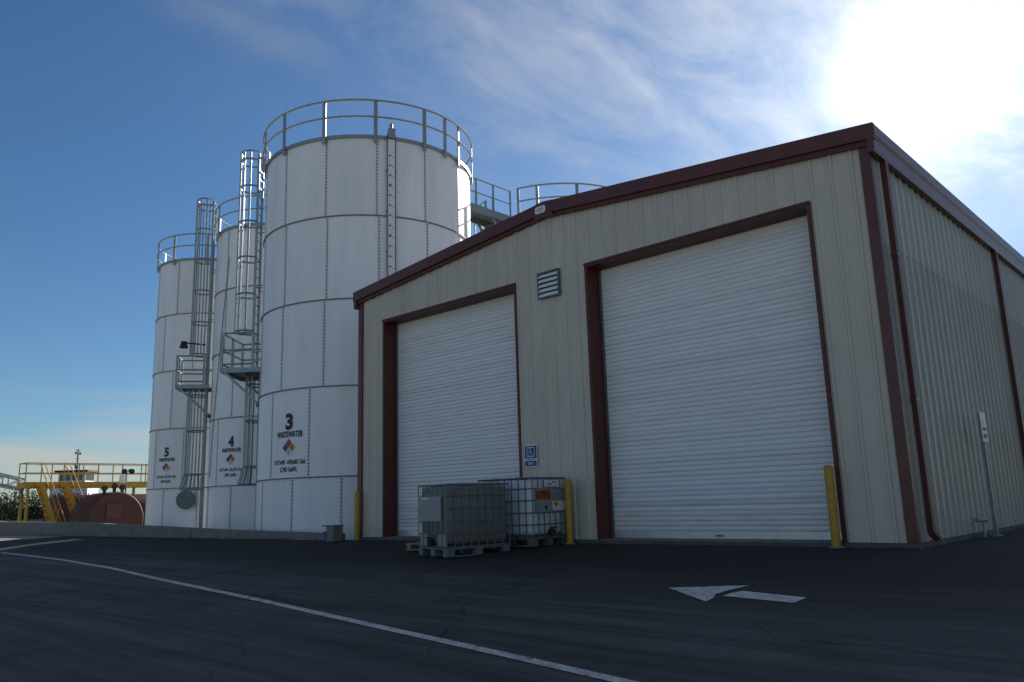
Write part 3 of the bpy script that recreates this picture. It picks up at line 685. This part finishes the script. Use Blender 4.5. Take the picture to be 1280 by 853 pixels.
# ------------------------------------------------------------------ intermediate bulk totes
def tote(label, corner, ex, mb_bottle, front_marks, z):
    """corner: near bottom corner; ex: unit direction of the 1.0 m valve face away from it; the 1.2 m face runs at right angles"""
    ex = Vector((ex[0], ex[1], 0)).normalized(); ang = math.atan2(ex.y, ex.x)
    t = thing('bulk_tote', label, 'tote', (corner[0], corner[1], z), 0, 'caged plastic bulk totes')
    # local frame: u along valve face, w to the side (chosen so the body lies away from the camera)
    ey = Vector((-ex.y, ex.x, 0))
    if ey.dot(Vector((-.68, .73, 0))) < 0: ey = -ey
    def LP(u, w, h): return ex*u+ey*w+Vector((0, 0, h))
    def lbox(u0, u1, w0, w1, h0, h1):
        vs = [LP(u, w, h) for h in (h0, h1) for u, w in ((u0, w0), (u1, w0), (u1, w1), (u0, w1))]
        return MB().add(vs, [(3, 2, 1, 0), (4, 5, 6, 7), (0, 1, 5, 4), (1, 2, 6, 5), (2, 3, 7, 6), (3, 0, 4, 7)])
    # pallet
    p_ = ob('pallet_deck', lbox(0, 1, 0, 1.2, .115, .145), M_GALVD, t)
    for u in (0, .43, .86):
        for w in (0, .53, 1.06): ob('pallet_foot', lbox(u, u+.14, w, w+.14, .022, .114), M_GALVD, p_)
        ob('runner', lbox(u, u+.14, 0, 1.2, 0, .021), M_GALVD, p_)
    # bottle: rounded block, set in from the cage
    bm = bmesh.new(); bmesh.ops.create_cube(bm, size=1)
    for v_ in bm.verts: v_.co = Vector((v_.co.x*.965, v_.co.y*1.165, v_.co.z*.95))
    bmesh.ops.bevel(bm, geom=bm.edges[:]+bm.verts[:], offset=.09, segments=4, profile=.5, affect='EDGES')
    for v_ in bm.verts: v_.co = LP(.5+v_.co.x, .6+v_.co.y, .65+v_.co.z)
    me = bpy.data.meshes.new('bottle'); bm.to_mesh(me); bm.free(); me.polygons.foreach_set('use_smooth', [True]*len(me.polygons))
    b_ = ob('bottle', me, mb_bottle, t)
    ob('cap', MB().lathe([(0, .05), (.11, .05), (.11, 0)], 20, LP(.5, .6, 1.105)), M_DARK, b_, smooth=True)
    ob('valve', MB().tube([LP(.5, .04, .24), LP(.5, -.05, .24)], .045, 12).tube([LP(.5, -.05, .27), LP(.5, -.05, .16)], .05, 12).tube([LP(.44, -.06, .30), LP(.62, -.06, .30)], .014, 6), M_DARK, b_)
    # cage
    cg = MB()
    for h in (.16, .36, .56, .77, .97, 1.15):
        cg.tube([LP(0, 0, h), LP(1, 0, h), LP(1, 1.2, h), LP(0, 1.2, h)], .0105 if h < 1.1 else .016, 5, closed=True)
    c_ = ob('cage', cg, M_GALVD, t)
    for k in range(7):
        u = k/6
        for w in (0, 1.2): ob('upright', MB().tube([LP(u, w, .14), LP(u, w, 1.15)], .0095, 5), M_GALVD, c_)
    for k in range(1, 8):
        w = 1.2*k/8
        for u in (0, 1): ob('upright', MB().tube([LP(u, w, .14), LP(u, w, 1.15)], .0095, 5), M_GALVD, c_)
    for w in (.35, .85): ob('top_bar', MB().tube([LP(0, w, 1.162), LP(1, w, 1.162)], .014, 5), M_GALV, c_)
    front_marks(t, LP, lbox, c_)
    return t
def marks_grimy(t, LP, lbox, c_):
    ob('label_plate', lbox(.16, .96, -.022, -.0145, .565, .965), M_PLATE, c_)
    ob('label_print', lbox(.60, .86, -.026, -.0225, .925, .945), M_WHITE, c_)
    ob('foot_liner', lbox(.05, .33, .003, .02, .17, .35), M_PLATE, t); ob('foot_liner', lbox(.68, .95, .003, .02, .17, .35), M_PLATE, t)
def marks_clean(t, LP, lbox, c_):
    ob('label_plate', lbox(.06, .96, -.022, -.0145, .565, .965), M_PLATE, c_)
    def flat(me, u, h, d, mt, nm):
        warp(me, lambda x, y: LP(u+x*FL, d, h+y)); me.materials.append(mt); return ob(nm, me, mt, c_)
    FL = 1
    ob('orange_placard', lbox(.06, .50, -.027, -.0225, .775, .945), M_ORANGE, c_)
    flat(text_mesh('1791', .12, .38, .03), .28, .86, -.029, M_BLACK, 'placard_number')
    ob('hazard_label', lbox(.56, .96, -.026, -.0225, .59, .75), M_WHITE, c_)
    flat(mesh_poly([[(0, -.075), (.075, 0), (0, .075), (-.075, 0)]]), .66, .70, -.028, M_YEL, 'hazard_diamond')
    flat(mesh_poly([[(-.025, -.03), (.025, -.03), (0, .04)]]), .66, .70, -.0295, M_BLACK, 'hazard_symbol')
    flat(mesh_poly([[(0, -.05), (.05, 0), (0, .05), (-.05, 0)]]), .36, .645, -.0235, M_BLACK, 'hazard_symbol')
    ob('paper_label', lbox(.34, .80, -.014, -.011, 1.0, 1.12), M_WHITE, c_)
    for u, h in ((.45, 1.035), (.58, 1.07)): ob('label_smudge', lbox(u, u+.11, -.0175, -.0145, h, h+.022), M_GALVD, c_)
tote('grey grimy caged plastic tote with a blank metal plate, nearer the camera', (-6.27, -2.64), (-.97, .24), M_BOTG, marks_grimy, gz(-2.3)+.014)
tote('clean white caged tote with orange number placard beside the bollard', (-5.74, -1.14), (-.09, 1.0), M_BOTW, marks_clean, gz(-.6)+.014)
# broken pallet left of the totes
pw = thing('wooden_pallet', 'small weathered wooden pallet on the ground behind the grimy tote', 'pallet', (-7.62, -1.55, gz(-1.55)+.014), R(8))
for k in range(5): ob('plank', MB().box(-.5, .5, -.4+k*.19, -.28+k*.19, .10, .122), M_WOOD, pw)
for x in (-.47, -.04, .39): ob('stringer', MB().box(x, x+.08, -.4, .48, .022, .099), M_WOOD, pw)
for y in (-.4, .36): ob('plank', MB().box(-.5, .5, y, y+.1, 0, .0215), M_WOOD, pw)

# ------------------------------------------------------------------ signs
sg = thing('accessible_parking_sign', 'small blue accessible-parking sign on the wall beside the left door', 'sign', (-6.725, -.033, 1.33))
ob('plate', MB().box(-.165, .165, -.006, 0, 0, .425), M_WHITE, sg)
def sgn(me, mt, d, nm): warp(me, lambda x, y: (x, -d, y)); me.materials.append(mt); return ob(nm, me, mt, sg)
sgn(mesh_poly([[(-.15, .165), (.15, .165), (.15, .405), (-.15, .405)]]), M_SIGNB, .0075, 'blue_field')
sgn(mesh_poly([[(-.15, .018), (.15, .018), (.15, .118), (-.15, .118)]]), M_SIGNB, .0075, 'blue_field')
oo = rrect(.20, .19, .025); ii = rrect(.176, .166, .02); n_ = len(oo)
bb = MB().add([(x, -.009, y+.285) for x, y in oo]+[(x, -.009, y+.285) for x, y in ii], [(i, (i+1) % n_, n_+(i+1) % n_, n_+i) for i in range(n_)])
ob('symbol_frame', bb, M_WHITE, sg)
wc = MB()
def stroke(pts, w):
    for (x0, y0), (x1, y1) in zip(pts, pts[1:]):
        d = Vector((x1-x0, y1-y0)).normalized(); n2_ = Vector((-d.y, d.x))*w/2; e_ = d*w*.3
        wc.add([(x0-e_.x+n2_.x, -.0095, y0-e_.y+n2_.y), (x0-e_.x-n2_.x, -.0095, y0-e_.y-n2_.y), (x1+e_.x-n2_.x, -.0095, y1+e_.y-n2_.y), (x1+e_.x+n2_.x, -.0095, y1+e_.y+n2_.y)], [(0, 1, 2, 3)])
stroke([(-.015, .335), (-.012, .275), (.028, .275), (.045, .232), (.06, .238)], .014)
stroke([(-.013, .305), (.022, .305)], .011)
stroke([(-.022+.047*math.cos(R(a)), .258+.047*math.sin(R(a))) for a in range(110, 361, 25)], .011)
wc.add([(-.017+.014*math.cos(R(a)), -.0095, .352+.014*math.sin(R(a))) for a in range(0, 360, 40)], [tuple(range(9))])
ob('wheelchair_symbol', wc, M_WHITE, sg)
sgn(warp(text_mesh('PARKING', .03, .23, .02), lambda x, y: (x, y+.141, 0)), M_SIGNB, .0085, 'lettering')
sgn(warp(text_mesh('ONLY', .05, .14, .02), lambda x, y: (x, y+.07, 0)), M_WHITE, .009, 'lettering')

def post_sign(x, y, h, rot, label, bands):
    z = gz(y)+.014; t = thing('post_sign', label, 'sign', (x, y, z), R(rot), 'signs on thin posts along the side wall')
    ob('post', MB().bar((0, 0, 0), (0, 0, h), .045, .05, (0, 1, 0)), M_GALV, t)
    ob('post_base', MB().lathe([(0, .03), (.07, .03), (.10, 0)], 16), M_CONC, t)
    p_ = ob('plate', MB().box(-.15, .15, -.042, -.034, h-.47, h), M_WHITE, t)
    for z0, z1, mt in bands: ob('print', MB().box(-.10, .10, -.0455, -.0425, h-z1, h-z0), mt, p_)
post_sign(.27, 2.97, 1.93, 89, 'narrow white sign seen almost edge-on, on a thin grey post', ((.14, .17, M_GALV), (.24, .29, M_BLACK), (.34, .41, M_BLACK)))
post_sign(.46, 5.5, 1.95, 84, 'green sign at the right edge of the photo, behind the downspout', ((.04, .16, M_GREEN), (.2, .42, M_GREEN)))
vp = thing('vent_pipe', 'short white capped pipe standing beside the thin sign post', 'pipe', (.19, 2.62, gz(0)+.014))
ob('pipe', MB().tube([(0, 0, 0), (0, 0, .24), (0, -.0, .26)], .02, 10), M_PLATE, vp)
ob('hood', MB().tube([(.03, .06, .26), (-.02, -.04, .27), (-.06, -.13, .265)], [.036, .04, .036], 12), M_PLATE, vp)

# ------------------------------------------------------------------ yard on the left
def hor_tank(label, c, r, l, axis):
    t = thing('horizontal_tank', label, 'storage tank', (c[0], c[1], -.95), 0, 'red-brown horizontal tanks')
    z = c[2]+.95
    prof = [(0, -l/2), (r*.96, -l/2), (r, -l/2+.08), (r, l/2-.08), (r*.96, l/2), (0, l/2)]
    ob('shell', MB().lathe(prof, 48, (0, 0, z), axis), M_OXIDE, t, smooth=True)
    for s in (-.3, .3):
        sa = MB(); w = r*.9; zz_ = z-r*.72
        if axis == 'X': sa.box(s*l-.12, s*l+.12, -w, w, 0, zz_)
        else: sa.box(-w, w, s*l-.12, s*l+.12, 0, zz_)
        ob('saddle', sa, M_CONC, t)
    return t, z
t, z = hor_tank('red-brown horizontal tank seen end-on, with a square hatch frame', (-41.4, 5.25, .42), 1.40, 2.6, 'X')
hf = MB(); x = 1.3
for a in ((-.45, -.40, -.2, .62), (.40, .45, -.2, .62), (-.3995, .3995, -.2, -.15), (-.3995, .3995, .57, .62)): hf.box(x, x+.06, a[0]-.1, a[1]-.1, z+a[2]+.2, z+a[3]+.2)
hh = ob('hatch_frame', hf, M_OXIDE, t); ob('hatch_door', MB().box(x, x+.03, -.499, .299, z+.051, z+.769), M_FRAME, hh)
for y, h in ((-.35, .35), (.15, .5), (.55, .4)): ob('fitting', MB().tube([(.4, y, z+1.3), (.4, y, z+1.38+h)], .09, 8).tube([(.25, y, z+1.4+h*.6), (.55, y, z+1.4+h*.6)], .13, 8), M_OXIDE, t)
hor_tank('long red-brown horizontal tank lying crossways behind the yellow stairs', (-48.6, 10.6, .46), 1.42, 11.5, 'Y')
# yellow access platform with two stairs
ap = thing('access_platform', 'yellow steel access platform with handrails and two steep stairs', 'platform', (-44.5, 2.0, -.95))
FZ = 2.42+.95; PLN = 13
ob('deck', MB().box(-.55, .55, 0, PLN, FZ-.05, FZ), M_YPAINT, ap)
for s in (-.58, .53): ob('deck_beam', MB().box(s, s+.05, 0, PLN, FZ-.26, FZ+.05), M_YPAINT, ap)
ob('deck_beam', MB().box(-.58, .58, -.052, -.002, FZ-.26, FZ+.05), M_YPAINT, ap)
for s in (-.55, .55):
    rl = MB()
    for h in (1.04, .52): rl.tube([(s, 0, FZ+h), (s, PLN, FZ+h)], .027, 6)
    r_ = ob('handrail', rl, M_YPAINT, ap)
    for y in ((.02, .75, 1.85, 2.6, 3.6, 4.9, 6.2, 6.5, 8, 10, 12.9) if s > 0 else (.02, 1.6, 3.2, 4.8, 6.4, 8, 10, 12.9)): ob('rail_post', MB().bar((s, y, FZ), (s, y, FZ+1.06), .045), M_YPAINT, r_)
rl = MB()
for h in (1.04, .52): rl.tube([(-.55, 0, FZ+h), (.55, 0, FZ+h)], .027, 6)
ob('handrail', rl, M_YPAINT, ap)
for x, y in ((-.5, .2), (.5, .2), (-.5, 6), (.5, 6.6), (-.5, 12.6), (.5, 12.6)): ob('column', MB().bar((x, y, 0), (x, y, FZ-.26), .12), M_YPAINT, ap)
ob('knee_brace', MB().bar((0, .2, FZ-1.2), (0, -.0, FZ-.3), .06), M_GALVD, ap)
for y0, y1 in ((.55, 1.75), (1.75, 3.1)):
    for x in (.66, 1.36):
        s_ = ob('stair_stringer', MB().bar((x, y0, FZ-.02), (x, y1, .02), .05, .20), M_YPAINT, ap)
        rl = MB().tube([(x, y0-.1, FZ+1.0), (x, y0+.12, FZ+.92), (x, y1+.25, .95), (x, y1+.25, .05)], .028, 6)
        ob('stair_handrail', rl, M_YPAINT, s_)
        for k in (.3, .65): yy = y0+(y1-y0)*k; zz_ = FZ*(1-k); ob('baluster', MB().bar((x, yy, zz_), (x, yy+.2, zz_+.9), .035), M_YPAINT, s_)
    for k in range(11): q = (k+.7)/11.5; yy = y0+(y1-y0)*q; ob('tread', MB().box(.69, 1.33, yy-.11, yy+.11, FZ*(1-q)-.02, FZ*(1-q)+.02), M_YPAINT, ap)
# twin floodlight on a stand on the far tank
fl = thing('floodlight', 'twin black floodlights on a short pole beside the yellow platform', 'floodlight', (-41.2, 6.05, 1.55))
ob('pole', MB().tube([(0, 0, 0), (0, 0, 1.35)], .045, 8), M_GALVD, fl)
for s in (-1, 1): ob('lamp_head', MB().tube([(0, s*.16, 1.40), (.22, s*.2, 1.34)], [.10, .15], 12), M_DARK, fl)
ob('control_box', MB().box(-.02, .10, -.35, -.05, .75, 1.15), M_WHITE, fl)
# gangway bridge at the left edge
gw = thing('gangway', 'grey steel truss gangway sloping down at the left edge', 'gangway', (-66, 6.2, 2.2))
for s in (-.7, .7):
    tr = MB(); A = Vector((s, -7, 2.6)); B = Vector((s*1, 1.9, .55)); up = Vector((0, 0, .95))
    tr.bar(A, B, .14).bar(A+up, B+up*.75, .12); g = ob('truss', tr, M_GALV, gw)
    for k in range(9):
        p = A.lerp(B, k/8); q = A.lerp(B, min(1, (k+1)/8)); ob('web', MB().bar(p, p+up*(1-.03*k), .07), M_GALV, g)
        if k < 8: ob('web', MB().bar(p, q+up*(1-.03*(k+1)), .06), M_GALV, g)
mb = MB(); mb.bar((0, -7, 2.5), (0, 1.9, .45), 1.4, .06); ob('deck', mb, M_GALVD, gw)
for s in (-.6, .6): ob('support_leg', MB().bar((s, 1.7, .4), (s, 1.7, -2.26), .16), M_GALVD, gw)
for s in (-.6, .6): ob('support_leg', MB().bar((s, -5.7, 2.1), (s, -5.7, -2.26), .16), M_GALVD, gw)
# tugboat far behind
tb = thing('tugboat', 'white tugboat wheelhouse with mast, far behind the yellow platform', 'boat', (-161, 44, -.05), R(48))
hp = [(-11, 0), (-10, 3.4), (4, 3.6), (9, 2.2), (12.5, 0), (9, -2.2), (4, -3.6), (-10, -3.4)]
hb = MB(); n_ = len(hp); hb.add([(x*.94, y*.85, 0) for x, y in hp]+[(x, y, 2.2+(.8 if x > 5 else 0)) for x, y in hp], [tuple(range(n_))[::-1], tuple(range(n_, 2*n_))]+[(i, (i+1) % n_, n_+(i+1) % n_, n_+i) for i in range(n_)])
ob('hull', hb, M_BLACK, tb)
ob('deckhouse', MB().box(-3.4, 3.2, -2.5, 2.5, 2.2, 5.7), M_WHITE, tb)
wh_ = ob('wheelhouse', MB().box(-2.3, 2.5, -2.0, 2.0, 5.7, 8.6), M_WHITE, tb)
for k in range(4): ob('window', MB().box(2.48, 2.54, -1.85+k*.95, -1.05+k*.95, 7.05, 8.15), M_GLASS, wh_)
for k in range(4): ob('window', MB().box(-2.1+k*1.12, -1.2+k*1.12, -2.04, -1.98, 7.05, 8.15), M_GLASS, wh_)
for k in range(3): ob('window', MB().box(-2.6+k*1.9, -1.9+k*1.9, -2.54, -2.48, 3.7, 4.7), M_GLASS, tb)
ob('wheelhouse_roof', MB().box(-2.9, 3.1, -2.6, 2.6, 8.605, 8.95), M_OXIDE, tb)
ms = MB().tube([(0, 0, 8.9), (0, 0, 13.0)], .13, 8).bar((0, -1.0, 12.7), (0, 1.0, 12.7), .12).bar((0, -.7, 11.2), (0, .7, 11.2), .10)
mo = ob('mast', ms, M_OXIDE, tb); ob('radar', MB().box(-.2, .2, -1.0, 1.0, 9.9, 10.15).box(-.3, .3, -.3, .3, 9.3, 9.89), M_GALVD, mo)
for s in (-1, 1): ob('lantern', MB().tube([(0, s*.9, 12.0), (0, s*.9, 12.4)], .18, 8), M_DARK, mo)
# bushes
def bush(label, loc, rx, ry, h, n, seed):
    rnd = random.Random(seed); t = thing('bush', label, 'bush', loc, 0, 'dark bushes by the gravel')
    st_ = MB()
    tips = []
    for k in range(9):
        a = rnd.uniform(0, 6.28); d = rnd.uniform(.2, .8); q = Vector((math.cos(a)*rx*d, math.sin(a)*ry*d, h*rnd.uniform(.5, .9)))
        st_.tube([(0, 0, 0), q*.5+Vector((0, 0, .05)), q], [.05, .03, .01], 5); tips.append(q)
    ob('stem', st_, M_BARK, t)
    lf = MB()
    cl_ = [Vector((rnd.gauss(0, .42)*rx, rnd.gauss(0, .42)*ry, h*(.25+.6*rnd.random()))) for _ in range(38)]+tips
    for k in range(n):
        c = rnd.choice(cl_)+Vector((rnd.gauss(0, .16)*rx, rnd.gauss(0, .16)*ry, rnd.gauss(0, .12)*h))
        if c.z < .03: c.z = .03+rnd.random()*.2
        d = Vector((rnd.gauss(0, 1), rnd.gauss(0, 1), rnd.gauss(.3, 1))).normalized(); e = d.cross(Vector((rnd.gauss(0, 1), rnd.gauss(0, 1), rnd.gauss(0, 1)))).normalized()
        s = rnd.uniform(.05, .10)
        lf.add([c-d*s, c+e*s*.5, c+d*s, c-e*s*.5], [(0, 1, 2, 3)])
    me = bpy.data.meshes.new('foliage'); me.from_pydata(lf.v, [], lf.f); ob('foliage', me, M_LEAF, t)
G0 = gz(3)
bush('wide dark green bush left of the yellow stairs', (-54.5, 4.6, G0), 2.2, 2.0, 2.3, 5200, 1)
bush('dark bush under the grey gangway at the left edge', (-57.5, 3.3, G0), 1.9, 1.6, 1.9, 4200, 2)
bush('low dark bush between the wide bush and the yellow platform', (-54.0, 7.6, G0), 1.5, 1.6, 2.1, 3600, 3)

ob('cable', MB().tube([cyl(2.36, R(-80-22*i/16), 11.0-8.2*i/16) for i in range(17)], .012, 5), M_GALVD, T4)
lp = cyl(2.345+1.05, R(-112), 7.9); ob('lamp', MB().tube([lp, (lp[0], lp[1], lp[2]-.25)], [.1, .16], 10).bar((lp[0], lp[1], lp[2]-.05), cyl(2.345+.3, R(-122), 7.9), .05), M_DARK, T4)
# grit along the edges, weeds at the foot of the containment wall
rnd = random.Random(11); gm_ = MB()
def pebble(x, y, r):
    z = gz(y)+.012; vs = []
    for q in range(5): a = 2*math.pi*q/5+rnd.random(); vs.append((x+r*math.cos(a)*rnd.uniform(.7, 1.2), y+r*math.sin(a)*rnd.uniform(.7, 1.2), z))
    vs.append((x+rnd.uniform(-.3, .3)*r, y, z+r*rnd.uniform(.5, 1))); gm_.add(vs, [(0, 1, 5), (1, 2, 5), (2, 3, 5), (3, 4, 5), (4, 0, 5)])
for k in range(1500):
    u = rnd.random()
    if u < .45: pebble(rnd.uniform(-12.3, .2), -.08-abs(rnd.gauss(0, .22)), rnd.uniform(.004, .012))
    elif u < .8: pebble(rnd.uniform(-34, -12.5), -.45-abs(rnd.gauss(0, .3)), rnd.uniform(.006, .02))
    else: pebble(rnd.uniform(.36, .9)+abs(rnd.gauss(0, .2)), rnd.uniform(-.1, 9), rnd.uniform(.004, .014))
for k in range(700): pebble(rnd.uniform(-9, 5), rnd.uniform(-9, -.5), rnd.uniform(.003, .008))
stuff(tag(ob('loose_grit', gm_, mat('dark_grit', (.09, .085, .08), .9)), 'loose grit scattered along the wall foot and paving', 'grit'))
wd = MB()
for k in range(60):
    cx = rnd.uniform(-34, -13); cy = -.45-rnd.random()*.05; z = gz(cy)+.012
    for j in range(rnd.randint(5, 12)):
        a = rnd.uniform(0, 6.28); h = rnd.uniform(.03, .13); l = rnd.uniform(.01, .06); x0 = cx+rnd.gauss(0, .04); y0 = cy-abs(rnd.gauss(0, .02))
        wd.add([(x0-.004, y0, z), (x0+.004, y0, z), (x0+l*math.cos(a), y0-abs(l*math.sin(a)), z+h)], [(0, 1, 2)])
stuff(tag(ob('weeds', wd, M_LEAF), 'thin green weeds growing at the foot of the containment wall', 'weeds'))
